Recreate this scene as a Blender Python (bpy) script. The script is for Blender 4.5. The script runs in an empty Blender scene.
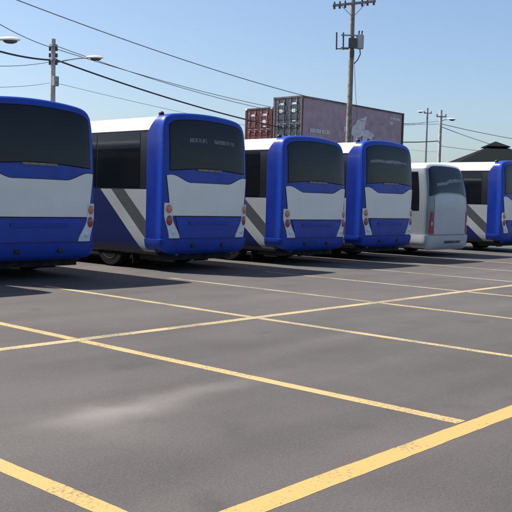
import bpy, bmesh, math, random
from mathutils import Vector, Matrix
R = math.radians
random.seed(4)
C = bpy.context.scene.collection
S = bpy.context.scene

# ------------------------------------------------------------ materials
def nt(name):
    m = bpy.data.materials.new(name); m.use_nodes = True
    n = m.node_tree; b = n.nodes['Principled BSDF']
    return m, n, b
def N(n, t, **k):
    x = n.nodes.new(t)
    for a, v in k.items(): setattr(x, a, v)
    return x
def simple(name, col, rough=.5, metal=0, coat=0, dirt=.12, scale=6, spec=.5, bump=0):
    """plain paint with faint dirt and roughness mottling"""
    m, n, b = nt(name)
    tc = N(n, 'ShaderNodeTexCoord')
    no = N(n, 'ShaderNodeTexNoise'); no.inputs['Scale'].default_value = scale; no.inputs['Detail'].default_value = 6
    n.links.new(tc.outputs['Object'], no.inputs['Vector'])
    mx = N(n, 'ShaderNodeMix', data_type='RGBA')
    d = tuple(c*(1-dirt*1.5)+.02*dirt for c in col)
    l = tuple(min(1, c*(1+dirt*.5)) for c in col)
    mx.inputs[6].default_value = (*d, 1); mx.inputs[7].default_value = (*l, 1)
    mr = N(n, 'ShaderNodeMapRange'); mr.inputs[1].default_value = .3; mr.inputs[2].default_value = .65
    n.links.new(no.outputs[0], mr.inputs[0]); n.links.new(mr.outputs[0], mx.inputs[0])
    n.links.new(mx.outputs[2], b.inputs['Base Color'])
    rr = N(n, 'ShaderNodeMapRange'); rr.inputs[3].default_value = rough*1.25; rr.inputs[4].default_value = rough*.85
    n.links.new(mr.outputs[0], rr.inputs[0]); n.links.new(rr.outputs[0], b.inputs['Roughness'])
    b.inputs['Metallic'].default_value = metal
    b.inputs['Coat Weight'].default_value = coat; b.inputs['Coat Roughness'].default_value = .08
    b.inputs['Specular IOR Level'].default_value = spec
    if bump:
        bp = N(n, 'ShaderNodeBump'); bp.inputs['Strength'].default_value = bump; bp.inputs['Distance'].default_value = .01
        n.links.new(no.outputs[0], bp.inputs['Height']); n.links.new(bp.outputs[0], b.inputs['Normal'])
    return m

def math_(n, op, a, b=None, c=None):
    x = N(n, 'ShaderNodeMath', operation=op)
    for i, v in enumerate((a, b, c)):
        if v is None: continue
        if isinstance(v, (int, float)): x.inputs[i].default_value = v
        else: n.links.new(v, x.inputs[i])
    return x.outputs[0]

BLUE = (.015, .060, .39)
M = {}
M['blue'] = simple('bus blue paint', BLUE, .34, coat=.10, spec=.3, dirt=.1, scale=2.5)
M['bluelow'] = simple('bus blue bumper plastic', (.013, .052, .36), .45, spec=.3, coat=.05, dirt=.15, scale=5)
M['grey'] = simple('silver grey panel paint', (.84, .82, .76), .38, coat=.1, dirt=.04, scale=1.8)
M['white'] = simple('white paint', (.8, .8, .79), .35, coat=.3, dirt=.05, scale=2)
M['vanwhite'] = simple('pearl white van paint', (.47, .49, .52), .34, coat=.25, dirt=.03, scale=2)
M['roofwhite'] = simple('white roof paint', (.8, .8, .8), .5, dirt=.05, scale=2)
M['glass'] = simple('tinted window glass', (.012, .015, .018), .08, dirt=.5, scale=1.2, spec=.28)
M['sideglass'] = simple('tinted side glass', (.004, .006, .009), .07, dirt=.3, scale=1.2, spec=.35)
M['rubber'] = simple('black rubber', (.006, .006, .0065), .85, dirt=.2, spec=.15)
M['arch'] = simple('black wheel well', (.002, .002, .0025), .95, dirt=.1, spec=.05)
M['black'] = simple('black plastic', (.012, .012, .014), .5, dirt=.2)
M['under'] = simple('dirty chassis steel', (.012, .012, .013), .8, dirt=.4)
M['rim'] = simple('grimy black wheel rim', (.012, .012, .013), .7, metal=0, dirt=.3)
M['lens'] = simple('clear lamp lens', (.72, .74, .78), .15, coat=.6, dirt=.08)
M['orange'] = simple('amber lamp lens', (.62, .22, .09), .2, coat=.5, dirt=.1)
M['red'] = simple('red lamp lens', (.34, .045, .035), .2, coat=.5, dirt=.1)
M['vred'] = simple('red van lamp lens', (.36, .01, .03), .2, coat=.6, dirt=.1)
M['decal_reflection'] = simple('pale window decal', (.21, .22, .24), .5, dirt=.35, scale=14)  # window words, and the painted reflection on one bus window
M['badge'] = simple('dull brass badge', (.22, .20, .17), .5, dirt=.3, scale=10)
M['blackmark'] = simple('dark lettering', (.03, .03, .035), .5)
M['plate'] = simple('number plate', (.5, .5, .48), .5)
M['conc'] = simple('weathered concrete pole', (.46, .45, .42), .85, dirt=.2, scale=4, bump=.3)
M['wood'] = simple('weathered timber pole', (.25, .22, .185), .85, dirt=.3, scale=5, bump=.3)
M['steel'] = simple('galvanised steel', (.3, .31, .32), .5, metal=.4, dirt=.2)
M['cable'] = simple('black cable sheath', (.06, .064, .07), .7)
M['thincable'] = simple('aluminium cable', (.19, .20, .21), .6)
M['tank'] = simple('transformer grey paint', (.42, .44, .45), .5)
M['tankdark'] = simple('dark transformer paint', (.07, .08, .085), .6)
M['ceramic'] = simple('insulator ceramic', (.06, .05, .05), .3)
M['mauve'] = simple('faded mauve container paint', (.50, .355, .40), .6, dirt=.12, scale=1.5)
M['mauveframe'] = simple('faded brown container frame', (.12, .085, .09), .6, dirt=.3, scale=3)
M['ctnblue'] = simple('dark slate container door', (.040, .055, .075), .55, dirt=.3, scale=3)
M['ctnred'] = simple('rust red container paint', (.13, .022, .020), .6, dirt=.35, scale=2)
M['ctnredframe'] = simple('dark rust container frame', (.06, .022, .02), .6, dirt=.35, scale=3)
M['ctngreen'] = simple('olive container paint', (.05, .07, .05), .6, dirt=.3, scale=2)
M['mark'] = simple('white container marking', (.85, .83, .85), .6, dirt=.12)
M['logo'] = simple('faded white emblem paint', (.80, .72, .74), .6, dirt=.2, scale=3)
M['rooftile'] = simple('dark slate roof', (.004, .007, .007), .95, dirt=.35, scale=3, spec=.1)
M['wallpaint'] = simple('pale render wall', (.4, .38, .34), .8, dirt=.2)

# asphalt ------------------------------------------------------
def asphalt():
    m, n, b = nt('worn asphalt')
    tc = N(n, 'ShaderNodeTexCoord'); O = tc.outputs['Object']
    def noise(s, d=4, dist=0, vec=O):
        x = N(n, 'ShaderNodeTexNoise'); x.inputs['Scale'].default_value = s; x.inputs['Detail'].default_value = d
        x.inputs['Distortion'].default_value = dist
        n.links.new(vec, x.inputs['Vector']); return x.outputs[0]
    big = noise(.22, 5, .6); mid = noise(1.1, 6, .4); fine = noise(70, 3); grain = noise(260, 2)
    mp = N(n, 'ShaderNodeMapping'); mp.inputs['Scale'].default_value = (.35, 1.6, 1); mp.inputs['Rotation'].default_value = (0, 0, R(-14))
    n.links.new(O, mp.inputs[0]); streak = noise(.8, 5, .8, mp.outputs[0])
    v = math_(n, 'MULTIPLY_ADD', big, .75, -.375)
    v = math_(n, 'ADD', v, math_(n, 'MULTIPLY_ADD', mid, .36, -.18))
    v = math_(n, 'ADD', v, math_(n, 'MULTIPLY_ADD', streak, .62, -.31))
    v = math_(n, 'ADD', v, math_(n, 'MULTIPLY_ADD', fine, .6, -.3))
    v = math_(n, 'ADD', v, math_(n, 'MULTIPLY_ADD', grain, .8, -.4))
    v = math_(n, 'ADD', v, 1.0)
    # pale dusty spills: soft elongated blobs  (x, y, length, width, angle, amount)
    sx = N(n, 'ShaderNodeSeparateXYZ'); n.links.new(O, sx.inputs[0])
    wob = math_(n, 'MULTIPLY_ADD', noise(2.2, 5, .5), .4, -.2)
    wob2 = math_(n, 'MULTIPLY_ADD', noise(3.1, 5, .3), .44, -.22)
    dust = None
    for (cx, cy, a, w, ang, k) in ((3.45, 4.27, .42, .20, -8, .66), (4.15, 4.36, .75, .14, 2, .46), (3.15, 3.95, .22, .30, 25, .15),
                                   (7.2, 5.2, 1.8, .22, 8, .12), (2.2, 5.3, 1.6, .5, -10, .10), (10.5, 5.6, 2.2, .3, -6, .12),
                                   (9, 8.2, 5, .5, 3, .10), (17, 7.5, 8, 1.2, 0, .14)):
        ca, sa = math.cos(R(ang)), math.sin(R(ang))
        dx = math_(n, 'ADD', math_(n, 'SUBTRACT', sx.outputs[0], cx), wob)
        dy = math_(n, 'ADD', math_(n, 'SUBTRACT', sx.outputs[1], cy), math_(n, 'MULTIPLY', wob2, .5))
        u = math_(n, 'DIVIDE', math_(n, 'ADD', math_(n, 'MULTIPLY', dx, ca), math_(n, 'MULTIPLY', dy, sa)), a)
        t = math_(n, 'DIVIDE', math_(n, 'SUBTRACT', math_(n, 'MULTIPLY', dy, ca), math_(n, 'MULTIPLY', dx, sa)), w)
        r2 = math_(n, 'ADD', math_(n, 'MULTIPLY', u, u), math_(n, 'MULTIPLY', t, t))
        g = math_(n, 'MULTIPLY', math_(n, 'EXPONENT', math_(n, 'MULTIPLY', r2, -1)), k)
        dust = g if dust is None else math_(n, 'ADD', dust, g)
    v = math_(n, 'ADD', v, math_(n, 'MULTIPLY', dust, 1.45))
    ag = N(n, 'ShaderNodeTexVoronoi'); ag.inputs['Scale'].default_value = 95; n.links.new(O, ag.inputs['Vector'])
    sp_ = N(n, 'ShaderNodeSeparateColor'); n.links.new(ag.outputs['Color'], sp_.inputs[0])
    st = math_(n, 'MULTIPLY', math_(n, 'LESS_THAN', ag.outputs['Distance'], .33), math_(n, 'GREATER_THAN', sp_.outputs[0], .80))
    v = math_(n, 'ADD', v, math_(n, 'MULTIPLY', st, .4))
    st2 = math_(n, 'MULTIPLY', math_(n, 'LESS_THAN', ag.outputs['Distance'], .4), math_(n, 'LESS_THAN', sp_.outputs[0], .2))
    v = math_(n, 'SUBTRACT', v, math_(n, 'MULTIPLY', st2, .2))
    # tar cracks, very faint
    vo = N(n, 'ShaderNodeTexVoronoi', feature='DISTANCE_TO_EDGE'); vo.inputs['Scale'].default_value = .33
    mp2 = N(n, 'ShaderNodeMapping'); n.links.new(O, mp2.inputs[0])
    ad = N(n, 'ShaderNodeVectorMath', operation='ADD'); nv = N(n, 'ShaderNodeTexNoise'); nv.inputs['Scale'].default_value = 1.3; nv.inputs['Detail'].default_value = 6
    n.links.new(O, nv.inputs['Vector'])
    sc = N(n, 'ShaderNodeVectorMath', operation='SCALE'); sc.inputs['Scale'].default_value = .8
    n.links.new(nv.outputs[1], sc.inputs[0]); n.links.new(mp2.outputs[0], ad.inputs[0]); n.links.new(sc.outputs[0], ad.inputs[1])
    n.links.new(ad.outputs[0], vo.inputs['Vector'])
    cr = N(n, 'ShaderNodeMapRange'); cr.inputs[1].default_value = .0; cr.inputs[2].default_value = .006; cr.inputs[3].default_value = .95; cr.inputs[4].default_value = 1
    n.links.new(vo.outputs[0], cr.inputs[0])
    v = math_(n, 'MULTIPLY', v, cr.outputs[0])
    wv = N(n, 'ShaderNodeTexWave', wave_type='RINGS'); wv.inputs['Scale'].default_value = .045; wv.inputs['Distortion'].default_value = .25; wv.inputs['Detail'].default_value = 2
    mp3 = N(n, 'ShaderNodeMapping'); mp3.inputs['Location'].default_value = (6, 9, 0); n.links.new(O, mp3.inputs[0]); n.links.new(mp3.outputs[0], wv.inputs['Vector'])
    tm = N(n, 'ShaderNodeMapRange'); tm.inputs[1].default_value = .975; tm.inputs[2].default_value = 1; tm.inputs[3].default_value = 0; tm.inputs[4].default_value = .16
    n.links.new(wv.outputs[1], tm.inputs[0])
    v = math_(n, 'MULTIPLY', v, math_(n, 'SUBTRACT', 1, math_(n, 'MULTIPLY', tm.outputs[0], noise(1.6, 4))))
    # oil spots
    vs = N(n, 'ShaderNodeTexVoronoi'); vs.inputs['Scale'].default_value = .8; n.links.new(ad.outputs[0], vs.inputs['Vector'])
    os_ = N(n, 'ShaderNodeMapRange'); os_.inputs[1].default_value = .02; os_.inputs[2].default_value = .16; os_.inputs[3].default_value = .78; os_.inputs[4].default_value = 1
    n.links.new(vs.outputs[0], os_.inputs[0]); v = math_(n, 'MULTIPLY', v, os_.outputs[0])
    col = N(n, 'ShaderNodeVectorMath', operation='SCALE'); col.inputs[0].default_value = ASPH
    n.links.new(v, col.inputs['Scale']); n.links.new(col.outputs[0], b.inputs['Base Color'])
    b.inputs['Roughness'].default_value = .82; b.inputs['Specular IOR Level'].default_value = .3
    bp = N(n, 'ShaderNodeBump'); bp.inputs['Strength'].default_value = .35; bp.inputs['Distance'].default_value = .004
    n.links.new(math_(n, 'ADD', fine, grain), bp.inputs['Height']); n.links.new(bp.outputs[0], b.inputs['Normal'])
    return m
ASPH = (.0680, .0605, .0560)
M['asphalt'] = asphalt()

def paint(name, col, wear):
    """worn road paint: asphalt shows through in speckles"""
    m, n, b = nt(name)
    tc = N(n, 'ShaderNodeTexCoord'); O = tc.outputs['Object']
    a = N(n, 'ShaderNodeTexNoise'); a.inputs['Scale'].default_value = 45; a.inputs['Detail'].default_value = 5; n.links.new(O, a.inputs['Vector'])
    c = N(n, 'ShaderNodeTexNoise'); c.inputs['Scale'].default_value = 1.7; c.inputs['Detail'].default_value = 5; n.links.new(O, c.inputs['Vector'])
    s = math_(n, 'ADD', math_(n, 'MULTIPLY', a.outputs[0], .8), math_(n, 'MULTIPLY', c.outputs[0], .7))
    r = N(n, 'ShaderNodeMapRange'); r.inputs[1].default_value = wear+.06; r.inputs[2].default_value = wear+.22
    n.links.new(s, r.inputs[0])
    hue = N(n, 'ShaderNodeMix', data_type='RGBA')
    hue.inputs[6].default_value = (*[q*.93 for q in col], 1); hue.inputs[7].default_value = (min(1,col[0]*1.1), col[1]*1.03, col[2]*.95, 1)
    n.links.new(c.outputs[0], hue.inputs[0])
    mx = N(n, 'ShaderNodeMix', data_type='RGBA'); n.links.new(math_(n, 'MULTIPLY', r.outputs[0], .8), mx.inputs[0])
    n.links.new(hue.outputs[2], mx.inputs[6]); mx.inputs[7].default_value = (ASPH[0]*1.25, ASPH[1]*1.2, ASPH[2]*1.1, 1)
    n.links.new(mx.outputs[2], b.inputs['Base Color']); b.inputs['Roughness'].default_value = .7
    return m
M['yellow'] = paint('yellow road paint', (.35, .245, .076), .75)
M['pale'] = paint('faded yellow road paint', (.34, .272, .135), .66)
M['chalk'] = paint('very faded road paint', (.27, .245, .17), .64)

M['gold'] = paint('weathered yellow road paint', (.36, .265, .105), .68)

def livery():
    """bus body side: white roof, black window band, diagonal stripes, blue skirt (object coordinates)"""
    m, n, b = nt('bus side livery with painted shade')
    tc = N(n, 'ShaderNodeTexCoord'); sx = N(n, 'ShaderNodeSeparateXYZ'); n.links.new(tc.outputs['Object'], sx.inputs[0])
    y, z = sx.outputs[1], sx.outputs[2]
    q = math_(n, 'SUBTRACT', y, math_(n, 'MULTIPLY', math_(n, 'SUBTRACT', z, 1.58), 1.12))
    def mix(f, A, B):
        mx = N(n, 'ShaderNodeMix', data_type='RGBA'); n.links.new(f, mx.inputs[0])
        for i, v in ((6, A), (7, B)):
            if isinstance(v, tuple): mx.inputs[i].default_value = (*v, 1)
            else: n.links.new(v, mx.inputs[i])
        return mx.outputs[2]
    gt = lambda v, t: math_(n, 'GREATER_THAN', v, t)
    lt, dg = (.27, .29, .31), (.05, .058, .065)  # stripes and blue skirt coloured darker to stand for shade on the flank
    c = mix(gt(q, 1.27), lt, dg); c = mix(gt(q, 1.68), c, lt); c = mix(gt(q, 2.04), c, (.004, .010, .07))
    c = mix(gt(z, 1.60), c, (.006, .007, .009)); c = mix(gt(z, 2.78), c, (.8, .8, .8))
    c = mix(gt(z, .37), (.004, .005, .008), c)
    no = N(n, 'ShaderNodeTexNoise'); no.inputs['Scale'].default_value = 3; no.inputs['Detail'].default_value = 6
    n.links.new(tc.outputs['Object'], no.inputs['Vector'])
    k = N(n, 'ShaderNodeMapRange'); k.inputs[3].default_value = .82; k.inputs[4].default_value = 1.1; n.links.new(no.outputs[0], k.inputs[0])
    sc = N(n, 'ShaderNodeVectorMath', operation='SCALE'); n.links.new(c, sc.inputs[0]); n.links.new(k.outputs[0], sc.inputs['Scale'])
    n.links.new(sc.outputs[0], b.inputs['Base Color'])
    b.inputs['Roughness'].default_value = .38
    return m
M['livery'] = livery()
def fairing_paint():  # tail blue darkens round the corner: side shade put into the colour
    m = simple('blue tail with painted flank shade', BLUE, .34, coat=.10, dirt=.1, scale=2.5, spec=.3); n = m.node_tree; b = n.nodes['Principled BSDF']
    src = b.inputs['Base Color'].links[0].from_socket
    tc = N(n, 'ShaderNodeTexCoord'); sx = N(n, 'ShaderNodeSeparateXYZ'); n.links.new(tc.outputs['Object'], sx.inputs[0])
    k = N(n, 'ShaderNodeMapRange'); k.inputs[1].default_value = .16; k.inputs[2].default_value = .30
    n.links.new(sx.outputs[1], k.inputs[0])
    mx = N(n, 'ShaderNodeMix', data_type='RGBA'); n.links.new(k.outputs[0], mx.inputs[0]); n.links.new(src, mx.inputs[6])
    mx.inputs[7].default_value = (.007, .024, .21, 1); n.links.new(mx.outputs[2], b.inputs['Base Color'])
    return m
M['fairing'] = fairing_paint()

def vlivery():
    m, n, b = nt('van paint with shaded sides')
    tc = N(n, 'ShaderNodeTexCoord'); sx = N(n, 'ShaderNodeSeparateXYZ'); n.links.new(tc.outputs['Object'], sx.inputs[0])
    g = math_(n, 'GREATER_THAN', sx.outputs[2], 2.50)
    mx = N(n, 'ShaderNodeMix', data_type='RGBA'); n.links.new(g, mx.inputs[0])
    mx.inputs[6].default_value = (.20, .23, .25, 1); mx.inputs[7].default_value = (.8, .8, .8, 1)  # grey sides carry painted shade, roof left white
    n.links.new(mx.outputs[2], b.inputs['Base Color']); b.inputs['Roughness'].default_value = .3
    b.inputs['Coat Weight'].default_value = .3
    return m
M['vlivery'] = vlivery()

# ------------------------------------------------------------ object helpers
def link(name, bm, mat, parent=None, smooth=False, loc=None):
    me = bpy.data.meshes.new(name); bm.normal_update(); bm.to_mesh(me); bm.free()
    me.materials.append(mat)
    if smooth:
        for p in me.polygons: p.use_smooth = True
        try: me.set_sharp_from_angle(angle=R(38))
        except Exception: pass
    o = bpy.data.objects.new(name, me); C.objects.link(o)
    if parent: o.parent = parent
    if loc: o.location = loc
    return o
def thing(name, label, cat, loc=(0, 0, 0), rz=0, group=None):
    o = bpy.data.objects.new(name, None); C.objects.link(o); o.empty_display_size = .3
    o.location = loc; o.rotation_euler = (0, 0, rz)
    o['label'] = label; o['category'] = cat
    if group: o['group'] = group
    return o
def tag(o, label, cat, group=None):
    o['label'] = label; o['category'] = cat
    if group: o['group'] = group
    return o
def structure(o): o['kind'] = 'structure'; return o
def box(bm, x0, x1, y0, y1, z0, z1, bev=0):
    r = bmesh.ops.create_cube(bm, size=1)
    for v in r['verts']:
        v.co = Vector(((x0+x1)/2+v.co.x*(x1-x0), (y0+y1)/2+v.co.y*(y1-y0), (z0+z1)/2+v.co.z*(z1-z0)))
    if bev:
        es = {e for v in r['verts'] for e in v.link_edges}
        bmesh.ops.bevel(bm, geom=list(es), offset=bev, segments=2, affect='EDGES', profile=.6)
def BX(*a, bev=0):
    bm = bmesh.new(); box(bm, *a, bev=bev); return bm
def cyl(bm, p0, p1, r0, r1=None, seg=16, caps=True):
    p0, p1 = Vector(p0), Vector(p1); r1 = r0 if r1 is None else r1
    d = (p1-p0); q = d.to_track_quat('Z', 'Y')
    a = [bm.verts.new(p0+q @ Vector((math.cos(t)*r0, math.sin(t)*r0, 0))) for t in [2*math.pi*i/seg for i in range(seg)]]
    b = [bm.verts.new(p1+q @ Vector((math.cos(t)*r1, math.sin(t)*r1, 0))) for t in [2*math.pi*i/seg for i in range(seg)]]
    for i in range(seg): bm.faces.new((a[i], a[(i+1) % seg], b[(i+1) % seg], b[i]))
    if caps: bm.faces.new(a[::-1]); bm.faces.new(b)
def CY(*a, **k):
    bm = bmesh.new(); cyl(bm, *a, **k); return bm
def lathe(bm, prof, axis='X', seg=28, c=(0, 0, 0)):
    rings = []
    for (h, r) in prof:
        ring = []
        for i in range(seg):
            t = 2*math.pi*i/seg
            if axis == 'X': p = (h, math.cos(t)*r, math.sin(t)*r)
            else: p = (math.cos(t)*r, math.sin(t)*r, h)
            ring.append(bm.verts.new(Vector(c)+Vector(p)))
        rings.append(ring)
    for a, b in zip(rings, rings[1:]):
        for i in range(seg): bm.faces.new((a[i], a[(i+1) % seg], b[(i+1) % seg], b[i]))
    bm.faces.new(rings[0][::-1]); bm.faces.new(rings[-1])
    bmesh.ops.recalc_face_normals(bm, faces=bm.faces)
def ball(bm, c, rx, ry, rz, seg=14):
    r = bmesh.ops.create_uvsphere(bm, u_segments=seg, v_segments=seg//2, radius=1)
    for v in r['verts']: v.co = Vector((c[0]+v.co.x*rx, c[1]+v.co.y*ry, c[2]+v.co.z*rz))

# ------------------------------------------------------------ the vehicle shell
class Shell:
    """rounded-box shell described in parameter space (x across, z up), rear at y=0"""
    def __init__(s, w=1.2, z0=.36, z1=3.03, n=8, Rr=.34, m=4, crown=.13, tumble=.06, rake=.12, zs=1.6, L=8.6):
        s.w, s.z0, s.z1, s.n, s.Rr, s.m, s.crown, s.tumble, s.rake, s.zs, s.L = w, z0, z1, n, Rr, m, crown, tumble, rake, zs, L
        s.zc = (z0+z1)/2; s.hz = (z1-z0)/2
    def gauge(s, x, z): return (abs(x/s.w)**s.n+abs((z-s.zc)/s.hz)**s.n)**(1/s.n)
    def deform(s, x, y, z, front=False):
        k = min(1, max(0, (z-s.zs)/(s.z1-s.zs)))
        X = x*(1-s.tumble*k**1.5); Z = z+s.crown*(1-min(1, (x/s.w)**2))*k
        d = y if not front else s.L-y
        dy = s.rake*k*k*max(0, 1-max(0, d)/1.2)
        return Vector((X, y+dy*(1 if not front else -2.5), Z))
    def back(s, x, z, off=0):
        r = min(.9995, s.gauge(x, z)); y = s.Rr*(1-(1-r**s.m)**(1/s.m))
        nx, nz = 0, 0
        e = 1e-3
        def f(a, b):
            g = min(.9995, s.gauge(a, b)); return s.Rr*(1-(1-g**s.m)**(1/s.m))
        gx = (f(x+e, z)-f(x-e, z))/(2*e); gz = (f(x, z+e)-f(x, z-e))/(2*e)
        nrm = Vector((gx, -1, gz)).normalized()
        return s.deform(x+nrm.x*off, y+nrm.y*off, z+nrm.z*off)
    def front(s, x, z, off=0):
        p = s.back(x, z, off)
        r = min(.9995, s.gauge(x, z)); y = s.L-s.Rr*(1-(1-r**s.m)**(1/s.m))+off
        return s.deform(x, y, z, True)
    def hw(s, z): return s.w*max(0, 1-abs((z-s.zc)/s.hz)**s.n)**(1/s.n)
    def wrap(s, u, z, off=0):
        sg = 1 if u > 0 else -1; a = abs(u)
        if a <= .8:
            k = a/.8; x = s.hw(z)*.999*(1-(1-k)**1.6)
            return s.back(sg*x, z, off)
        return s.side(sg, s.Rr*.9+(a-.8)/.2*.42, z, off)
    def side(s, sx, y, z, off=0): return s.deform(sx*(s.hw(z)+off), y, z)
    def outline(s, k=26):
        pts = []
        a = [i/k*2-1 for i in range(k)]
        for t in a: pts.append((t*s.w, s.z0))
        for t in a: pts.append((s.w, s.zc+t*s.hz))
        for t in a: pts.append((-t*s.w, s.z1))
        for t in a: pts.append((-s.w, s.zc-t*s.hz))
        return [((x)/s.gauge(x, z), s.zc+(z-s.zc)/s.gauge(x, z)) for x, z in pts]
    def shell(s, ya=None, yb=None, rearcap=True, frontcap=True, grow=0, yend=None):
        bm = bmesh.new(); o = s.outline(); rings = []
        RS = [0, .2, .4, .6, .75, .85, .9, .93, .955, .975, .988, .996, 1]
        fy = lambda r: s.Rr*(1-(1-r**s.m)**(1/s.m))
        sc = lambda r: [(x*r, s.zc+(z-s.zc)*r) for x, z in o]
        if rearcap:
            for r in RS[1:]: rings.append([s.deform(x, fy(r), z) for x, z in sc(r)])
        if ya is None: ya = s.Rr
        K = 26
        for i in range(0 if not rearcap else 1, K+1):
            row = []
            for x, z in o:
                y0 = ya
                y1 = yb if yend is None else yend(x, z)
                row.append(s.deform(x, y0+(y1-y0)*i/K, z, front=False))
            rings.append(row)
        if frontcap:
            for r in RS[:0:-1]:
                rings.append([s.deform(x, s.L-fy(r), z, True) for x, z in sc(r)])
        vr = [[bm.verts.new(p) for p in ring] for ring in rings]
        for a, b in zip(vr, vr[1:]):
            for i in range(len(a)):
                bm.faces.new((a[i], a[(i+1) % len(a)], b[(i+1) % len(a)], b[i]))
        bm.faces.new(vr[0]); bm.faces.new(vr[-1][::-1])
        bmesh.ops.recalc_face_normals(bm, faces=bm.faces)
        return bm
def patch(fn, hwf, zlo, zhi, off, nu=36, nv=14, x0=-1, x1=1, deep=-.03):
    """conforming panel: u in [x0,x1] scaled by hwf(z); z between zlo(x) and zhi(x); rim down into the shell"""
    bm = bmesh.new(); grid = []; low = []
    for j in range(nv+1):
        row = []; lrow = []
        for i in range(nu+1):
            u = x0+(x1-x0)*i/nu
            xg = u*hwf((zlo(u)+zhi(u))/2)
            z = zlo(xg)+(zhi(xg)-zlo(xg))*j/nv
            x = u*hwf(z)
            row.append(bm.verts.new(fn(x, z, off)))
            lrow.append((x, z))
        grid.append(row); low.append(lrow)
    for j in range(nv):
        for i in range(nu): bm.faces.new((grid[j][i], grid[j][i+1], grid[j+1][i+1], grid[j+1][i]))
    ring = [(0, i) for i in range(nu)]+[(j, nu) for j in range(nv)]+[(nv, i) for i in range(nu, 0, -1)]+[(j, 0) for j in range(nv, 0, -1)]
    rb = [bm.verts.new(fn(*low[j][i], deep)) for j, i in ring]
    for k in range(len(ring)):
        j, i = ring[k]; j2, i2 = ring[(k+1) % len(ring)]
        bm.faces.new((grid[j2][i2], grid[j][i], rb[k], rb[(k+1) % len(ring)]))
    bmesh.ops.recalc_face_normals(bm, faces=bm.faces)
    return bm
def sstep(a, b, x):
    t = min(1, max(0, (x-a)/(b-a))); return t*t*(3-2*t)
def glyphs(bm, place, n, w, h, t=.25, rnd=None):
    """unreadable lettering: n letter-like marks across w by h. place(u,v)->point"""
    rnd = rnd or random
    cw = w/n
    for i in range(n):
        x = -w/2+i*cw; a = cw*.82; st = a*t
        bars = [(x, x+st, 0, h)]
        if rnd.random() < .7: bars.append((x+a-st, x+a, 0, h))
        for yy in (0, .42, .84):
            if rnd.random() < .6: bars.append((x, x+a, yy*h, yy*h+.16*h))
        for k, (u0, u1, v0, v1) in enumerate(bars):
            e = k*.0004
            vs = [bm.verts.new(place(u, v, e)) for u, v in ((u0, v0), (u1, v0), (u1, v1), (u0, v1))]
            bm.faces.new(vs)

def wheel(parent, x, y, sx, r=.45):
    w = link('wheel', CY((x-sx*.20, y, r), (x-sx*.16, y, r), r*.5), M['under'], parent)
    bm = bmesh.new(); lathe(bm, [(x-sx*.26, r*.62), (x-sx*.255, r*.93), (x-sx*.22, r), (x-sx*.04, r), (x-sx*.005, r*.94), (x, r*.66)], c=(0, y, r))
    link('tyre', bm, M['rubber'], w, True)
    bm = bmesh.new(); lathe(bm, [(x-sx*.1, r*.2), (x-sx*.04, r*.62), (x+sx*.006, r*.64), (x-sx*.05, r*.55), (x-sx*.08, r*.3), (x-sx*.0, r*.26), (x+sx*.02, r*.18)], c=(0, y, r))
    link('rim', bm, M['rim'], w, True)

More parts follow.
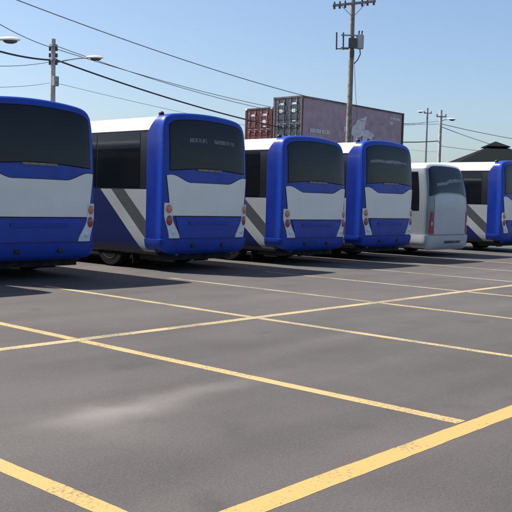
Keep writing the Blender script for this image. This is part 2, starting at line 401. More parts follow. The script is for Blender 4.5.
KW = dict(n=12, Rr=.17, m=4.5, crown=.10, tumble=.025, rake=.09)
def make_bus():
    t = thing('bus', '-', 'bus')
    s = Shell(w=1.15, z1=3.01, L=8.6, z0=.25, **KW)
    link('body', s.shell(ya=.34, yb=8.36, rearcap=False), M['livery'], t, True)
    f = Shell(w=1.185, z1=3.05, z0=.36, L=8.6, **KW)
    yend = lambda x, z: .56-.22*sstep(2.65, 3.06, z)
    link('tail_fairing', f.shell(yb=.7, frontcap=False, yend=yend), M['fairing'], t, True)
    # rear window with its own rounded outline
    wz0 = lambda x: 2.00+.02*math.cos(x*2.6)
    wz1 = lambda x: 2.91-.10*abs(x/1.06)**12
    gl = link('rear_window', patch(f.back, lambda z: 1.05, wz0, wz1, .008), M['glass'], t, True)
    # window seal
    bm = bmesh.new()
    pts = [(x/20*1.05, wz0(x/20*1.05)) for x in range(-20, 21)]+[(1.05, wz0(1.05)+(wz1(1.05)-wz0(1.05))*k/8) for k in range(1, 8)]+[(x/20*1.05, wz1(x/20*1.05)) for x in range(20, -21, -1)]+[(-1.05, wz0(1.05)+(wz1(1.05)-wz0(1.05))*k/8) for k in range(7, 0, -1)]
    P = [f.back(x, z, .010) for x, z in pts]
    cx = [f.back(x*1.012, 2.5+(z-2.5)*1.03, .004) for x, z in pts]
    a = [bm.verts.new(p) for p in P]; b = [bm.verts.new(p) for p in cx]
    for i in range(len(a)): bm.faces.new((a[i], a[(i+1) % len(a)], b[(i+1) % len(a)], b[i]))
    link('seal', bm, M['rubber'], gl)
    badge = patch(f.back, lambda z: .34, lambda x: 1.965, lambda x: 2.005, .02, nu=12, nv=2)
    link('badge', badge, M['badge'], t)
    # grey panel with shoulders that dip to the middle
    pz1 = lambda x: 1.885-.145*(1-sstep(.50, .98, abs(x)))-.02*sstep(1.0, 1.15, abs(x))
    link('rear_panel', patch(f.back, lambda z: 1.02+.10*(z-1.10)/.78, lambda x: 1.10, pz1, .014, nu=48, nv=20), M['grey'], t, True)
    link('panel_gap', patch(f.back, lambda z: 1.032+.10*(z-1.10)/.78, lambda x: 1.082, lambda x: pz1(x)+.012, .006, nu=48, nv=20), M['black'], t, True)
    link('panel_gap', patch(f.back, lambda z: .79+.12*min(1, (z-.66)/.4), lambda x: .648, lambda x: 1.088, .005, nu=30, nv=8), M['black'], t, True)
    # lower engine lid and its grip
    lid = link('engine_lid', patch(f.back, lambda z: .775+.12*min(1, (z-.66)/.4), lambda x: .66, lambda x: 1.075, .012, nu=30, nv=8), M['blue'], t, True)
    link('grip', patch(f.back, lambda z: .55, lambda x: .92, lambda x: .985, .028, nu=20, nv=3), M['bluelow'], lid, True)
    bp = link('bumper', patch(f.wrap, lambda z: 1, lambda x: .365, lambda x: .63, .032, nu=90, nv=8), M['bluelow'], t, True)
    for sx in (-.42, .42):
        p = f.back(sx, .50, .05)
        link('tow_cover', BX(sx-.05, sx+.05, p.y-.014, p.y+.05, .47, .54, bev=.008), M['black'], bp)
    p = f.back(0, .9, .02)
    # lamps
    for sx in (-1, 1):
        xi = lambda z: .985-.19*(1-sstep(.64, 1.07, z)); xo = lambda z: 1.15-.10*(1-sstep(.64, 1.12, z))
        def fn(u, z, off):
            x = sx*(xi(z)+(xo(z)-xi(z))*u); return f.back(x, z, off)
        tl = link('tail_light', patch(fn, lambda z: 1, lambda x: .66, lambda x: 1.345, .022, nu=6, nv=20, x0=0, x1=1), M['lens'], t, True)
        for z, mt, nm, rz in ((1.23, 'orange', 'indicator_lens', .085), (1.005, 'red', 'brake_lens', .10)):
            x = sx*(xi(z)+xo(z))/2; q = f.back(x, z, .022)
            bm = bmesh.new(); ball(bm, (0, 0, 0), .070, .022, rz)
            nrm = (f.back(x, z, .05)-f.back(x, z, .0)).normalized()
            bm.transform(Matrix.Translation(q) @ Vector((0, -1, 0)).rotation_difference(nrm).to_matrix().to_4x4())
            link(nm, bm, M[mt], tl, True)
        bm = bmesh.new(); z = .79; x = sx*(xi(z)+xo(z))/2; q = f.back(x, z, .02); ball(bm, q, .06, .02, .06)
        link('reversing_lens', bm, M['lens'], tl, True)
    # plate and its lamp
    # side glass panes
    for sx in (-1, 1):
        ys = [.80, 2.2, 3.65, 5.1, 6.55, 7.75]
        for a, b in zip(ys, ys[1:]):
            fn = lambda u, z, off, a=a, b=b: s.side(sx, a+.02+(b-a-.04)*u, z, off)
            link('side_window', patch(fn, lambda z: 1, lambda x: 1.64, lambda x: 2.72, .006, nu=6, nv=8, x0=0, x1=1, deep=-.01), M['sideglass'], t, True)
        link('mud_flap', BX(sx*.86-.21, sx*.86+.21, 1.06, 1.085, .10, .44), M['rubber'], t)
        for y in (1.8, 6.5):
            wheel(t, sx*(s.w-.07), y, sx)
        fn = lambda u, z, off: s.side(sx, .9+1.0*u, z, off)
    # rain gutter strip along roof
    for sx in (-1, 1):
        fn = lambda u, z, off: s.side(sx, .5+7.4*u, z, off)
        link('roof_gutter', patch(fn, lambda z: 1, lambda x: 2.765, lambda x: 2.80, .018, nu=12, nv=1, x0=0, x1=1, deep=-.01), M['roofwhite'], t)
    # chassis; wide rear box added to darken the gap under the bumper
    bm = bmesh.new(); box(bm, -.5, .5, .35, 8.0, .26, .44); box(bm, -1.0, 1.0, .32, .95, .20, .42)
    for y in (1.8, 6.5): cyl(bm, (-1.0, y, .45), (1.0, y, .45), .09)
    box(bm, -.95, -.5, 3.3, 5.8, .27, .44); box(bm, .5, .95, 3.3, 5.6, .27, .44)
    ball(bm, (0, 1.8, .43), .2, .22, .17)
    link('chassis', bm, M['under'], t)
    link('exhaust_pipe', CY((-.62, .25, .34), (-.62, 1.6, .36), .045), M['steel'], t, True)
    # front end, unseen from here
    link('windscreen', patch(s.front, lambda z: 1.03, lambda x: 1.5, lambda x: 2.75, .01, nu=20, nv=8), M['sideglass'], t, True)
    for sx in (-1, 1):
        fn = lambda u, z, off: s.front(sx*(.72+.3*u), z, off)
        link('headlight', patch(fn, lambda z: 1, lambda x: .85, lambda x: 1.08, .01, nu=5, nv=4, x0=0, x1=1), M['lens'], t, True)
    link('front_bumper', patch(s.front, lambda z: 1.05, lambda x: .42, lambda x: .72, .04, nu=30, nv=5), M['bluelow'], t, True)
    # small black marker on the fairing's left shoulder
    p = f.deform(-.98, .36, 3.02)
    bm = bmesh.new(); cyl(bm, (p.x, p.y, p.z-.06), (p.x, p.y, p.z+.03), .06, .05); ball(bm, (p.x, p.y, p.z+.04), .055, .06, .045)
    link('roof_marker', bm, M['black'], t, True)
    return t

def copy_tree(o, parent=None):
    c = o.copy(); C.objects.link(c); c.parent = parent
    for ch in list(o.children): copy_tree(ch, c)
    return c

# ------------------------------------------------------------ buses
G = 'blue and white buses parked in the row'
bus_spots = [
    (5.22, 12.1, .97, 'blue bus at the left end of the row, next bus left of the cropped one'),
    (8.06, 12.1, .965, 'leftmost visible blue bus, cut off by the left edge, street pole above its roof'),
    (12.06, 12.1, 1.0, 'blue bus with two pale words across its tinted rear window'),
    (15.64, 12.1, .945, 'blue bus parked below the stacked containers, dark plain rear window'),
    (18.74, 12.1, .985, 'blue bus right of the wooden utility pole, pale streak across its rear window'),
    (26.55, 12.1, .955, 'rightmost blue bus beyond the white van, half cut off by the right edge'),
]
proto = make_bus(); buses = []
for i, (x, y, a, lab) in enumerate(bus_spots):
    o = proto if i == 0 else copy_tree(proto)
    o.location = (x, y, 0); o.scale = (1, 1, a); o['label'] = lab; o['category'] = 'bus'; o['group'] = G
    buses.append(o)
fs = Shell(w=1.185, z1=3.05, z0=.36, L=8.6, **KW)
def on_window(bus, fnmake, name, mat, label=None):
    bm = bmesh.new(); fnmake(bm)
    win = [c for c in bus.children if c.name.startswith('rear_window')][0]
    o = link(name, bm, mat, win)
    if label: o['label'] = label
    return o
for cx, nn, ww in ((-.32, 10, .50), (.42, 12, .60)):
    on_window(buses[2], lambda bm: glyphs(bm, lambda u, v, e: fs.back(cx+u+.02, 2.50+v, .014+e), nn, ww, .075, t=.42), 'window_lettering', M['decal_reflection'], 'pale illegible word on the glass')
def streak(bm):  # reflection in the rear glass, painted as a pale band
    pts = [(-.95+1.75*i/16) for i in range(17)]
    a = [bm.verts.new(fs.back(x, 2.49-.012*math.cos(x*5), .014)) for x in pts]
    b = [bm.verts.new(fs.back(x, 2.56+.01*math.sin(x*7), .014)) for x in pts]
    for i in range(16): bm.faces.new((a[i], a[i+1], b[i+1], b[i]))
on_window(buses[4], streak, 'pale_strip', M['decal_reflection'], 'pale painted reflection across the glass')
# second marker on the fourth bus
mk = [c for c in buses[4].children if c.name.startswith('roof_marker')][0]
m2 = mk.copy(); C.objects.link(m2); m2.parent = buses[4]; m2.location = (.42, 0, .045)

# ------------------------------------------------------------ white van-coach
def make_van():
    t = thing('minibus', 'white minibus with tall red tail lamp and rounded dark rear window', 'minibus', (21.98, 12.1, 0))
    s = Shell(w=1.16, z0=.20, z1=2.64, n=12, Rr=.22, m=3.8, crown=.05, tumble=.09, rake=.26, zs=1.3, L=7.0)
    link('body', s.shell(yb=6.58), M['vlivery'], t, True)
    def wz0(x): return 1.80+.02*math.cos(min(1.57, abs(x)*2.2))-.09*sstep(.6, 1.05, abs(x))
    wz1 = lambda x: 2.545-.05*abs(x/1.0)**10
    win = link('rear_window', patch(s.back, lambda z: 1.115-.10*(z-1.7), wz0, wz1, .008), M['glass'], t, True)
    bm = bmesh.new()
    pts = [(-.75+1.55*i/16) for i in range(17)]  # pale band across the rear glass
    a = [bm.verts.new(s.back(x, 1.99+.10*(x+.75)/1.55+.05*sstep(-.2, .0, x), .012)) for x in pts]
    b = [bm.verts.new(s.back(x, 2.07+.10*(x+.75)/1.55+.06*sstep(-.2, .0, x), .012)) for x in pts]
    for i in range(16): bm.faces.new((a[i], a[i+1], b[i+1], b[i]))
    o = link('pale_strip', bm, M['decal_reflection'], win)
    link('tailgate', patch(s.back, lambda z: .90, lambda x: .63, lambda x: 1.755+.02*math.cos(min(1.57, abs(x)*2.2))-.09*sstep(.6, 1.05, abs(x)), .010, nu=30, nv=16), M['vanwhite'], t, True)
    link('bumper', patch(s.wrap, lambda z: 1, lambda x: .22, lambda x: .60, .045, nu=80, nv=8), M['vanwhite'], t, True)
    bm = bmesh.new()
    glyphs(bm, lambda u, v, e: s.back(.12+u, .38+v, .056+e), 14, .95, .07, t=.35, rnd=random.Random(8))
    link('rear_lettering', bm, M['blackmark'], t)
    for sx in (-1, 1):
        def fn(u, z, off):
            k = (z-.65)/.62; x = sx*(.93+.035*k+.17*u*(1-.55*k)); return s.back(x, z, off)
        tl = link('tail_light', patch(fn, lambda z: 1, lambda x: .66, lambda x: 1.27, .018, nu=6, nv=14, x0=0, x1=1), M['vred'], t, True)
        bm = bmesh.new(); q = fn(.5, .93, .02); ball(bm, q, .03, .012, .06); link('reversing_lens', bm, M['lens'], tl, True)
        ys = [.36, 2.0, 3.6, 5.2]
        for a_, b_ in zip(ys, ys[1:]):
            f2 = lambda u, z, off, a=a_, b=b_: s.side(sx, a+.02+(b-a-.04)*u, z, off)
            link('side_window', patch(f2, lambda z: 1, lambda x: 1.30, lambda x: 2.40, .006, nu=6, nv=8, x0=0, x1=1, deep=-.01), M['sideglass'], t, True)
        for y in (1.9, 5.6):
            bm = bmesh.new(); K = 18
            bm.faces.new([bm.verts.new(s.side(sx, y+.48*math.cos(math.pi*k/K), .34+.50*math.sin(math.pi*k/K), .004)) for k in range(K+1)])
            link('wheel_arch', bm, M['arch'], t); wheel(t, sx*1.13, y, sx, .37)
    bm = bmesh.new(); box(bm, -.45, .45, .6, 6.3, .16, .3)
    for y in (1.9, 5.6): cyl(bm, (-.95, y, .37), (.95, y, .37), .08)
    link('chassis', bm, M['under'], t)
    link('windscreen', patch(s.front, lambda z: .95, lambda x: 1.4, lambda x: 2.35, .01, nu=20, nv=8), M['sideglass'], t, True)
    for sx in (-1, 1):
        fn = lambda u, z, off: s.front(sx*(.6+.3*u), z, off)
        link('headlight', patch(fn, lambda z: 1, lambda x: .75, lambda x: .98, .01, nu=5, nv=4, x0=0, x1=1), M['lens'], t, True)
        bm = bmesh.new(); box(bm, -.02 if sx < 0 else -.02, .02, -.08, .08, -.12, .12)
        bm.transform(Matrix.Translation((sx*1.28, 6.3, 1.75)))
        cyl(bm, (sx*1.05, 6.25, 1.7), (sx*1.28, 6.3, 1.75), .015, seg=8)
        link('wing_mirror', bm, M['black'], t)
    return t
van = make_van()

# ------------------------------------------------------------ ground and markings
bm = bmesh.new()
bmesh.ops.create_grid(bm, x_segments=2, y_segments=2, size=1500)
g = structure(link('ground', bm, M['asphalt']))
def strip(bm, x0, y0, x1, y1, w, z=.0015):
    """a painted line with slightly ragged, wavering edges"""
    L = math.hypot(x1-x0, y1-y0); d = Vector((x1-x0, y1-y0))/L; p = Vector((-d.y, d.x))
    n = max(2, int(L/.05)); prev = None; a = b = 0
    for i in range(n+1):
        a = a*.6+random.uniform(-.002, .002); b = b*.6+random.uniform(-.002, .002)
        wob = .003*math.sin(i*.05*1.3+x0)+.001*math.sin(i*.05*3.7+y0)
        c = Vector((x0, y0))+d*L*i/n
        l = c+p*(w/2+a+wob); r_ = c-p*(w/2+b-wob)
        v = (bm.verts.new((l.x, l.y, z)), bm.verts.new((r_.x, r_.y, z)))
        if prev: bm.faces.new((prev[0], prev[1], v[1], v[0]))
        prev = v
YB1, YB2 = 2.50, 6.76
SP = 2.625; X0 = 2.33
bm = bmesh.new()
strip(bm, -12, YB1, 12.0, YB1, .15)
structure(link('aisle_line', bm, M['yellow']))
bm = bmesh.new(); strip(bm, -10, YB2, 60, YB2, .13); structure(link('back_line', bm, M['pale']))
for k in range(-4, 16):
    x = X0+k*SP
    near = k <= 1
    bm = bmesh.new(); strip(bm, x, YB1+.075-.004+.02, x, YB2-.08, .115)
    structure(link('stall_line', bm, M['yellow'] if k <= 0 else M['gold'] if k == 1 else M['pale']))
    bm = bmesh.new(); strip(bm, x, YB2+.08, x, 11.2, .115)
    structure(link('stall_line', bm, M['gold'] if k <= 1 else (M['pale'] if k <= 2 else M['chalk'])))

# ------------------------------------------------------------ containers
def container(name, loc, L, H, label, body, frame, door, group, marks=False, rz=0):
    W = 2.438
    t = thing(name, label, 'shipping container', loc, rz, group)
    def corr(bm, length, place):
        n = max(2, int(length/.278)); h0, h1 = .16, H-.12
        prev = None
        for i in range(n):
            a = length*i/n; p = length/n
            for u, d in ((0, .0), (.25, .0), (.5, .036), (.75, .036)):
                v = (bm.verts.new(place(a+p*u, d, h0)), bm.verts.new(place(a+p*u, d, h1)))
                if prev: bm.faces.new((prev[0], v[0], v[1], prev[1]))
                prev = v
    bm = bmesh.new()
    corr(bm, L-.3, lambda u, d, z: (.15+u, .03+d, z))
    corr(bm, L-.3, lambda u, d, z: (.15+u, W-.03-d, z))
    corr(bm, W-.3, lambda u, d, z: (L-.04-d, .15+u, z))
    box(bm, .06, L-.06, .09, W-.09, H-.09, H-.03)
    box(bm, .06, L-.06, .09, W-.09, .06, .14)
    link('corrugated_wall', bm, body, t)
    bm = bmesh.new()
    for y in (0, W-.11):
        box(bm, .15, L-.15, y, y+.11, 0.01, .16); box(bm, .15, L-.15, y, y+.09, H-.12, H-.01)
    for x in (0.01, L-.10):
        box(bm, x, x+.09, .15, W-.15, .01, .16); box(bm, x, x+.09, .15, W-.15, H-.12, H-.01)
    for x in (0.005, L-.155):
        for y in (.005, W-.155): box(bm, x, x+.15, y, y+.15, .12, H-.12)
    link('frame', bm, frame, t)
    for x in (0, L-.18):
        for y in (0, W-.16):
            for z in (0, H-.118): link('corner_fitting', BX(x-.003, x+.183, y-.003, y+.163, z, z+.118, bev=.008), M['mark'] if (z and not marks) else frame, t)
    # doors on the x=0 end
    for k in (0, 1):
        y0 = .16+k*(W/2-.16); y1 = y0+W/2-.17
        d = link('door', BX(.03, .075, y0, y1, .17, H-.13), door, t)
        bm = bmesh.new()
        for z in [.25+i*(H-.6)/4 for i in range(4)]: box(bm, .012, .029, y0+.06, y1-.06, z, z+(H-.6)/4*.55, bev=.006)
        link('door_panel', bm, door, d)
        for yy in (y0+.28, y1-.25):
            bm = bmesh.new(); cyl(bm, (-.01, yy, .1), (-.01, yy, H-.06), .017, seg=8)
            for z in (.35, .95, H-.95, H-.35): box(bm, -.035, .011, yy-.06, yy+.06, z-.03, z+.03)
            box(bm, -.05, -.028, yy-.26, yy+.02, 1.10, 1.14)
            link('locking_bar', bm, M['steel'], d)
        for (yy, z, w, h) in ((y0+.42+k*.02, H-.55, .42, .13), (y0+.45, H-1.05, .30, .22), (y0+.4, 1.25, .25, .09)):
            if k == 1 and z < 1.5: continue
            bm = bmesh.new()
            glyphs(bm, lambda u, v, e, yy=yy, z=z: (.008-e, yy-u+.1, z+v), 5, w, h, t=.4)
            link('door_lettering', bm, M['mark'], d)
    if marks:
        def word(x, z, w, h, n, seed, nm='side_lettering', mat='mark'):
            bm = bmesh.new()
            glyphs(bm, lambda u, v, e: (x+u, -.004-e, z+v), n, w, h, t=.42, rnd=random.Random(seed))
            link(nm, bm, M[mat], t)
        word(1.95, .62, 2.1, .24, 13, 3)
        word(10.95, H-.62, 1.35, .18, 10, 5); word(10.45, H-1.0, .5, .22, 4, 6); word(10.6, .42, 1.5, .16, 11, 9)
        word(4.75, .9, .35, .35, 1, 2)
        # faded emblem: a prancing, flag-like swoosh seen only as a pale ragged shape
        bm = bmesh.new()
        QS = [[(5.45, .75), (6.1, .55), (7.0, .8), (7.1, 1.35), (6.3, 1.6), (5.6, 1.35)], [(6.6, 1.3), (7.0, 1.2), (7.35, 2.2), (6.9, 2.05)],
              [(5.9, 1.5), (6.8, 1.45), (7.0, 2.05), (6.2, 1.85)], [(6.9, .75), (8.0, .55), (8.25, .95), (7.6, 1.2), (6.9, 1.2)], [(5.7, .25), (6.2, .3), (6.3, .8), (5.8, .8)], [(6.8, .3), (7.3, .25), (7.2, .8), (6.9, .8)]]
        for i, P1 in enumerate(QS): bm.faces.new([bm.verts.new((x, -.004-.001*i, z+.05)) for x, z in P1])
        link('emblem', bm, M['logo'], t)
    return t
CG = 'shipping containers in the stacks behind the buses'
CX, CY_ = 42.33, 34.24
container('shipping_container', (CX, CY_, 5.45), 12.19, 2.896, 'faded mauve container with slate doors and pale emblem, topmost of the front stack', M['mauve'], M['mauveframe'], M['ctnblue'], CG, True)
container('shipping_container', (CX, CY_, 2.60), 12.19, 2.85, 'middle container of the front stack under the mauve one, hidden behind the buses', M['ctngreen'], M['mauveframe'], M['ctngreen'], CG)
container('shipping_container', (CX, CY_, .0), 12.19, 2.59, 'bottom container of the front stack standing on the ground behind buses', M['ctnred'], M['ctnredframe'], M['ctnred'], CG)
YR = 36.75
container('shipping_container', (CX, YR, 5.185), 6.06, 2.55, 'rust red container, top of the lower stack left of the slate container doors', M['ctnred'], M['ctnredframe'], M['ctnred'], CG)
container('shipping_container', (CX, YR, 2.59), 6.06, 2.59, 'middle container of the stack under the topmost rust red one', M['ctngreen'], M['mauveframe'], M['ctngreen'], CG)
container('shipping_container', (CX, YR, 0), 6.06, 2.585, 'bottom container of the stack under the rust red one', M['ctnblue'], M['mauveframe'], M['ctnblue'], CG)

# ------------------------------------------------------------ camera model (used only to read positions off the photo while surveying)
F = 840.; PIT = R(3.65); ROL = R(1.57); YAW = R(48.2); HC = 1.40
def heading(px, py, dist):
    """survey helper: the place at a given distance ahead along the sight line through a point of the photo"""
    x, y = px-256, -(py-256); c, s_ = math.cos(ROL), math.sin(ROL)
    x, y = c*x-s_*y, s_*x+c*y
    dz = y*math.cos(PIT)-F*math.sin(PIT); dy = y*math.sin(PIT)+F*math.cos(PIT)
    k = dist/dy; X = x*k; 
    return Vector((X*math.cos(YAW)+dist*math.sin(YAW), -X*math.sin(YAW)+dist*math.cos(YAW), HC+dz*k))

# ------------------------------------------------------------ poles
def streetlamp_arm(t, base, d, rise, L):
    """arm from pole at base towards unit vector d, and a cobra head"""
    d = Vector(d).normalized(); b = Vector(base)
    pts = [b+d*(L*k/8)+Vector((0, 0, rise*math.sin(k/8*math.pi/2))) for k in range(9)]
    bm = bmesh.new()
    for p, q in zip(pts, pts[1:]): cyl(bm, p, q, .03, seg=8)
    arm = link('lamp_arm', bm, M['steel'], t, True)
    e = pts[-1]; ang = math.atan2(d.y, d.x)
    bm = bmesh.new(); ball(bm, (.33, 0, .03), .42, .17, .10, 16)
    for v in bm.verts:
        if v.co.z < 0: v.co.z *= .2
    bm.transform(Matrix.Translation(e) @ Matrix.Rotation(ang, 4, 'Z'))
    hd = link('lamp_head', bm, M['white'], t, True)
    bm = bmesh.new(); ball(bm, (.38, 0, -.02), .26, .13, .10, 14)
    bm.transform(Matrix.Translation(e) @ Matrix.Rotation(ang, 4, 'Z'))
    link('lamp_lens', bm, M['tankdark'], hd, True)
along = Vector((math.cos(YAW), -math.sin(YAW), 0))       # across the view, to the right

# left concrete pole
def left_pole():
    b = heading(51.5, 200, 40); top = heading(53.4, 39, 40).z
    t = thing('utility_pole', 'pale concrete utility pole rising above the leftmost bus roof', 'utility pole', (b.x, b.y, 0), 0, 'utility poles')
    link('pole', CY((0, 0, 0), (0, 0, top), .17, .105), M['conc'], t, True)
    for z in (top-.3, top-.95): link('band', BX(-.14, .14, -.14, .14, z-.05, z+.05), M['steel'], t)
    for z in (top-.45, top-.75, top-1.1):
        for sg in (-1, 1):
            p = along*.16*sg; link('insulator', CY((p.x, p.y, z-.1), (p.x, p.y, z+.08), .052, seg=10), M['ceramic'], t, True)
    link('junction_box', BX(-.13, .13, -.3, -.1, top-2.2, top-1.75, bev=.01), M['steel'], t)
    e = heading(88, 57, 40)
    streetlamp_arm(t, (0, 0, e.z-.35), (along.x, along.y, 0), .30, 1.62)
    return t, Vector((b.x, b.y, 0)), top
PL, PLb, PLt = left_pole()
def off_pole():
    b = heading(-78, 180, 30)
    t = thing('utility_pole', 'nearer concrete pole past the left edge, its lamp head reaching into the top left', 'utility pole', (b.x, b.y, 0), 0, 'utility poles')
    link('pole', CY((0, 0, 0), (0, 0, 9.4), .18, .11), M['conc'], t, True)
    e = heading(-8, 39, 30)
    streetlamp_arm(t, (0, 0, e.z-.35), (along.x, along.y, 0), .32, 2.72)
    for z in (9.1, 8.7, 8.2): link('insulator', CY((along.x*.16, along.y*.16, z-.1), (along.x*.16, along.y*.16, z+.1), .055, seg=10), M['ceramic'], t, True)
    return t, Vector((b.x, b.y, 0))
PO, POb = off_pole()

def main_pole():
    b = heading(346.3, 200, 48)
    t = thing('utility_pole', 'tall wooden utility pole with crossarm and transformers in front of the mauve container', 'utility pole', (b.x, b.y, 0), 0, 'utility poles')
    link('pole', CY((0, 0, 0), (0, 0, 13.6), .19, .12), M['wood'], t, True)
    a = along
    ux = Vector((a.x, a.y, 0)); zt = heading(350, 4, 48).z
    bm = bmesh.new(); rot = Matrix.Rotation(-YAW, 4, 'Z')
    box(bm, -1.15, 1.25, -.2, -.08, zt-.06, zt+.06)
    for v in bm.verts: v.co.z += v.co.x*.13
    bm.transform(rot); ca = link('crossarm', bm, M['wood'], t)
    for x in (-1.05, -.75, -.45, .5, .8, 1.15):
        bm = bmesh.new(); z = zt+x*.13
        cyl(bm, (x, -.14, z-.20), (x, -.14, z+.2), .068, .045, seg=10)
        bm.transform(rot); link('insulator', bm, M['ceramic'], ca, True)
    bm = bmesh.new()
    cyl(bm, (-.7, -.12, zt-.1), (0, -.12, zt-.75), .018, seg=6); cyl(bm, (.7, -.12, zt+.02), (0, -.12, zt-.75), .018, seg=6)
    bm.transform(rot); link('brace', bm, M['steel'], t)
    # transformer can, right
    z0 = heading(358, 49, 48).z; z1 = heading(358, 35, 48).z
    bm = bmesh.new(); lathe(bm, [(z0, .19), (z0+.03, .215), (z1-.06, .215), (z1, .16)], 'Z', 20, (.46, -.06, 0)); bm.transform(rot)
    tr = link('transformer', bm, M['tank'], t, True)
    for xx in (.38, .55):
        bm = bmesh.new(); cyl(bm, (xx, -.06, z1-.02), (xx+.02, -.06, z1+.22), .03, .045, seg=8); bm.transform(rot)
        link('bushing', bm, M['ceramic'], tr, True)
    # cut-out rack, left
    for zz in (z0-.02, z1-.1):
        bm = bmesh.new(); box(bm, -.62, .62, -.22, -.14, zz, zz+.065)
        bm.transform(rot); link('bracket', bm, M['steel'], t)
    for x in (-.86, -.48):
        bm = bmesh.new(); cyl(bm, (x, -.18, z0-.1), (x-.02, -.18, z1+.08), .045, seg=8); box(bm, x-.02, x+.3, -.19, -.14, z0-.07, z0-.02)
        bm.transform(rot); link('fuse_cutout', bm, M['tankdark'], t)
    bm = bmesh.new(); box(bm, -.20, .22, -.33, -.13, z0-.02, z0+.55, bev=.02); box(bm, -.1, .14, -.30, -.12, z0-.5, z0-.1, bev=.02); bm.transform(rot)
    link('switch_box', bm, M['tankdark'], t)
    bm = bmesh.new()
    L_ = [(.46, z0-.02), (.50, z0-.30), (.36, z0-.62), (.16, z0-.85)]
    for (xa, za), (xb, zb) in zip(L_, L_[1:]): cyl(bm, (xa, -.1, za), (xb, -.1, zb), .03, seg=8)
    bm.transform(rot); link('drop_lead', bm, M['cable'], t, True)
    e = heading(357, 118, 47.9)-Vector((b.x, b.y, 0)); 
    p = rot @ Vector((.14, -.1, z0-.5)); link('ground_lead', CY(p, (e.x, e.y, e.z), .012, seg=6), M['cable'], t)
    return t, Vector((b.x, b.y, 0)), zt
PM, PMb, zM = main_pole()
def far_pole(px, topy, dist, label, mat, r, lamp=0, lamp_px=None):
    b = heading(px, 200, dist); top = heading(px, topy, dist).z
    t = thing('utility_pole', label, 'utility pole', (b.x, b.y, 0), 0, 'utility poles')
    link('pole', CY((0, 0, 0), (0, 0, top), r*1.2, r*.8), mat, t, True)
    rot = Matrix.Rotation(-YAW, 4, 'Z')
    bm = bmesh.new(); box(bm, -.45, .45, -r-.1, -r, top-.65, top-.55); bm.transform(rot); ca = link('crossarm', bm, M['steel'], t)
    for x in (-.4, .4):
        bm = bmesh.new(); cyl(bm, (x, -r-.05, top-.55), (x, -r-.05, top-.38), .05, seg=8); bm.transform(rot); link('insulator', bm, M['ceramic'], ca)
    if lamp:
        e = heading(*lamp_px, dist); 
        L = abs((e-Vector((b.x, b.y, e.z))).dot(along))
        streetlamp_arm(t, (0, 0, e.z-.2), (along.x*lamp, along.y*lamp, 0), .2, L-.1)
    return t, Vector((b.x, b.y, 0)), top
PF, PFb, PFt = far_pole(437.5, 110, 76, 'far grey pole above the white minibus with a lamp on its right', M['conc'], .15, 1, (449, 119.5))
PG, PGb, PGt = far_pole(424, 108, 98, 'thinner pale pole just left of the far grey one, small lamp on its left', M['steel'], .12, -1, (423, 112))

# ------------------------------------------------------------ overhead wires
def wire(p, q, sag, r, mat, label, n=40):
    p, q = Vector(p), Vector(q)
    cu = bpy.data.curves.new('overhead_wire', 'CURVE'); cu.dimensions = '3D'; cu.bevel_depth = r; cu.bevel_resolution = 2
    sp = cu.splines.new('POLY'); sp.points.add(n)
    for i in range(n+1):
        t = i/n; a = p.lerp(q, t); a.z -= sag*4*t*(1-t); sp.points[i].co = (*a, 1)
    tmp = bpy.data.objects.new('overhead_wire', cu); C.objects.link(tmp)
    dg = bpy.context.evaluated_depsgraph_get(); me = bpy.data.meshes.new_from_object(tmp.evaluated_get(dg))
    C.objects.unlink(tmp); bpy.data.objects.remove(tmp)
    me.materials.clear(); me.materials.append(mat); me.name = 'overhead_wire'
    o = bpy.data.objects.new('overhead_wire', me); C.objects.link(o)
    return tag(o, label, 'cable', 'overhead wires')
Z = lambda b, z: Vector((b.x, b.y, z))
zy = lambda px, py, d: heading(px, py, d).z
def at(b, px, py, d, side=-.16):
    return Vector((b.x, b.y, zy(px, py, d)))+along*side
WL = lambda py, s=.16: at(PLb, 52.5, py, 40, s)
WF = lambda py, s=-.15: at(PFb, 437.5, py, 76, s)
wire(WL(46), WF(121), 1.45, .018, M['thincable'], 'topmost thin wire running right from the pale concrete pole')
wire(WL(49), WF(124), 1.05, .018, M['thincable'], 'second thin wire just under the topmost from the concrete pole')
wire(WL(60), WF(141), 1.30, .042, M['cable'], 'thick black cable running right from the concrete pole past the containers')
wire(WL(83), WF(152), .55, .010, M['thincable'], 'faint lowest wire running right from the concrete pole')
wire(Z(POb, 9.1)+along*.16, WL(47, -.16), .30, .018, M['thincable'], 'upper wire entering at the left edge above the lamp heads')
wire(Z(POb, 7.35)+along*.16, WL(60, -.16), .25, .042, M['cable'], 'thick black cable between the two left concrete poles beside the lamp head')
wire(Z(POb, 6.2)+along*.16, WL(62, -.16), .25, .014, M['thincable'], 'thin wire left of the concrete pole just under the thick cable')
wire(Z(POb, 5.35)+along*.16, WL(83, -.16), .2, .010, M['thincable'], 'faint lowest wire left of the concrete pole')
wire(heading(-60, -30, 26), at(PMb, 349, 106, 48, -.15), .35, .019, M['thincable'], 'single high wire slanting from the top left corner down to the wooden pole')
far1 = heading(640, 168, 60); far2 = heading(640, 150, 120)
wire(WF(124, .15), heading(620, 148, 110), .6, .03, M['thincable'], 'upper wire running right from the far grey pole')
wire(WF(127, .15), heading(620, 172, 70), .5, .03, M['thincable'], 'steeper wire running right from the far grey pole over the dark roof')
wire(WF(146, .15), heading(620, 158, 110), .4, .022, M['thincable'], 'lower wire running right from the far grey pole toward the dark roof')
wire(at(PMb, 348, 118, 48, .15), at(PGb, 424, 122, 98, -.1), .4, .018, M['thincable'], 'wire from the wooden pole across the mauve container to the thin pale pole')

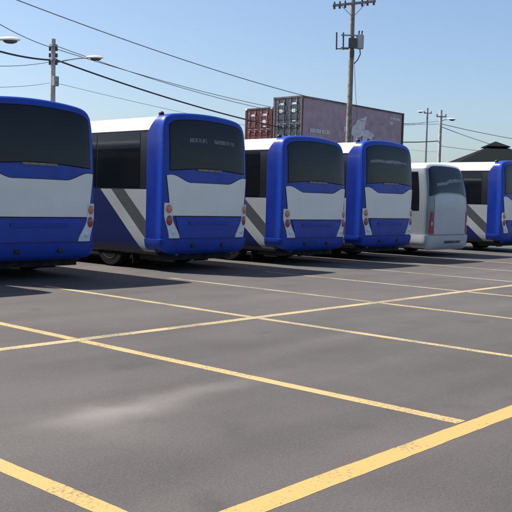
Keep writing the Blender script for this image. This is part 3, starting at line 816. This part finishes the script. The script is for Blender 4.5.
# ------------------------------------------------------------ dark hip-roofed pavilion, right
def pavilion():
    D = 72.; c = heading(493, 200, D); k = D/840
    sc = 1.0
    t = thing('pavilion', 'dark hip roofed building with small raised top tier behind the rightmost bus', 'building', (c.x, c.y, 0), -YAW)
    zp = heading(493, 141.5, D).z; z2 = heading(493, 148.5, D).z; ze = heading(441, 166.5, D).z
    hw = (493-441)*k; hp = hw; 
    def hip(bm, hx, hy, z0, z1, top, th=.12):
        b = [(-hx, -hy), (hx, -hy), (hx, hy), (-hx, hy)]; tt = [(-top, -top), (top, -top), (top, top), (-top, top)]
        lo = [bm.verts.new((x, y, z0-th)) for x, y in b]; a = [bm.verts.new((x, y, z0)) for x, y in b]; u = [bm.verts.new((x, y, z1)) for x, y in tt]
        for i in range(4):
            j = (i+1) % 4
            bm.faces.new((lo[i], lo[j], a[j], a[i])); bm.faces.new((a[i], a[j], u[j], u[i]))
        bm.faces.new(u); bm.faces.new(lo[::-1])
    bm = bmesh.new(); hip(bm, hw, hw, ze, z2, .85); link('roof', bm, M['rooftile'], t)
    bm = bmesh.new(); hip(bm, .98, .98, z2+.14, zp, .04, .08); box(bm, -.8, .8, -.8, .8, z2-.1, z2+.09); link('raised_roof', bm, M['rooftile'], t)
    bm = bmesh.new(); w = hw-.7
    box(bm, -w, w, -w, w, 0, ze-.12); link('wall', bm, M['wallpaint'], t)
    for x in (-1.8, 0, 1.8):
        f = link('window', BX(x-.5, x+.5, -w-.03, -w-.003, 1.1, 2.3), M['black'], t)
        link('pane', BX(x-.43, x+.43, -w-.04, -w-.031, 1.17, 2.23), M['sideglass'], f)
    return t
pavilion()

# ------------------------------------------------------------ light
sun_to = Vector((-.85, 1.95, 2.95)).normalized()
sl = bpy.data.lights.new('sun', 'SUN'); sl.energy = 5.0; sl.angle = R(.5); sl.color = (1, .955, .89)
so = bpy.data.objects.new('sun', sl); C.objects.link(so); so.rotation_euler = sun_to.to_track_quat('Z', 'Y').to_euler()
w = bpy.data.worlds.new('World'); S.world = w; w.use_nodes = True
wn = w.node_tree; bg = wn.nodes['Background']
sky = wn.nodes.new('ShaderNodeTexSky'); sky.sky_type = 'NISHITA'; sky.sun_disc = False
sky.sun_elevation = math.asin(sun_to.z); sky.sun_rotation = math.atan2(sun_to.x, sun_to.y)
sky.air_density = 1.0; sky.dust_density = 1.8; sky.ozone_density = 3.5
wn.links.new(sky.outputs[0], bg.inputs[0]); bg.inputs[1].default_value = .085

# ------------------------------------------------------------ camera
cd = bpy.data.cameras.new('camera'); cam = bpy.data.objects.new('camera', cd); C.objects.link(cam)
cd.sensor_width = 36; cd.sensor_fit = 'HORIZONTAL'; cd.lens = 36*F/512; cd.clip_end = 5000; cd.clip_start = .05
cam.matrix_world = Matrix.Translation((0, 0, HC)) @ Matrix.Rotation(-YAW, 4, 'Z') @ Matrix.Rotation(R(90)-PIT, 4, 'X') @ Matrix.Rotation(ROL, 4, 'Z')
S.camera = cam
S.render.engine = 'CYCLES'
S.view_settings.view_transform = 'Standard'; S.view_settings.look = 'None'
S.view_settings.exposure = .95; S.view_settings.gamma = 1; S.view_settings.use_curve_mapping = False
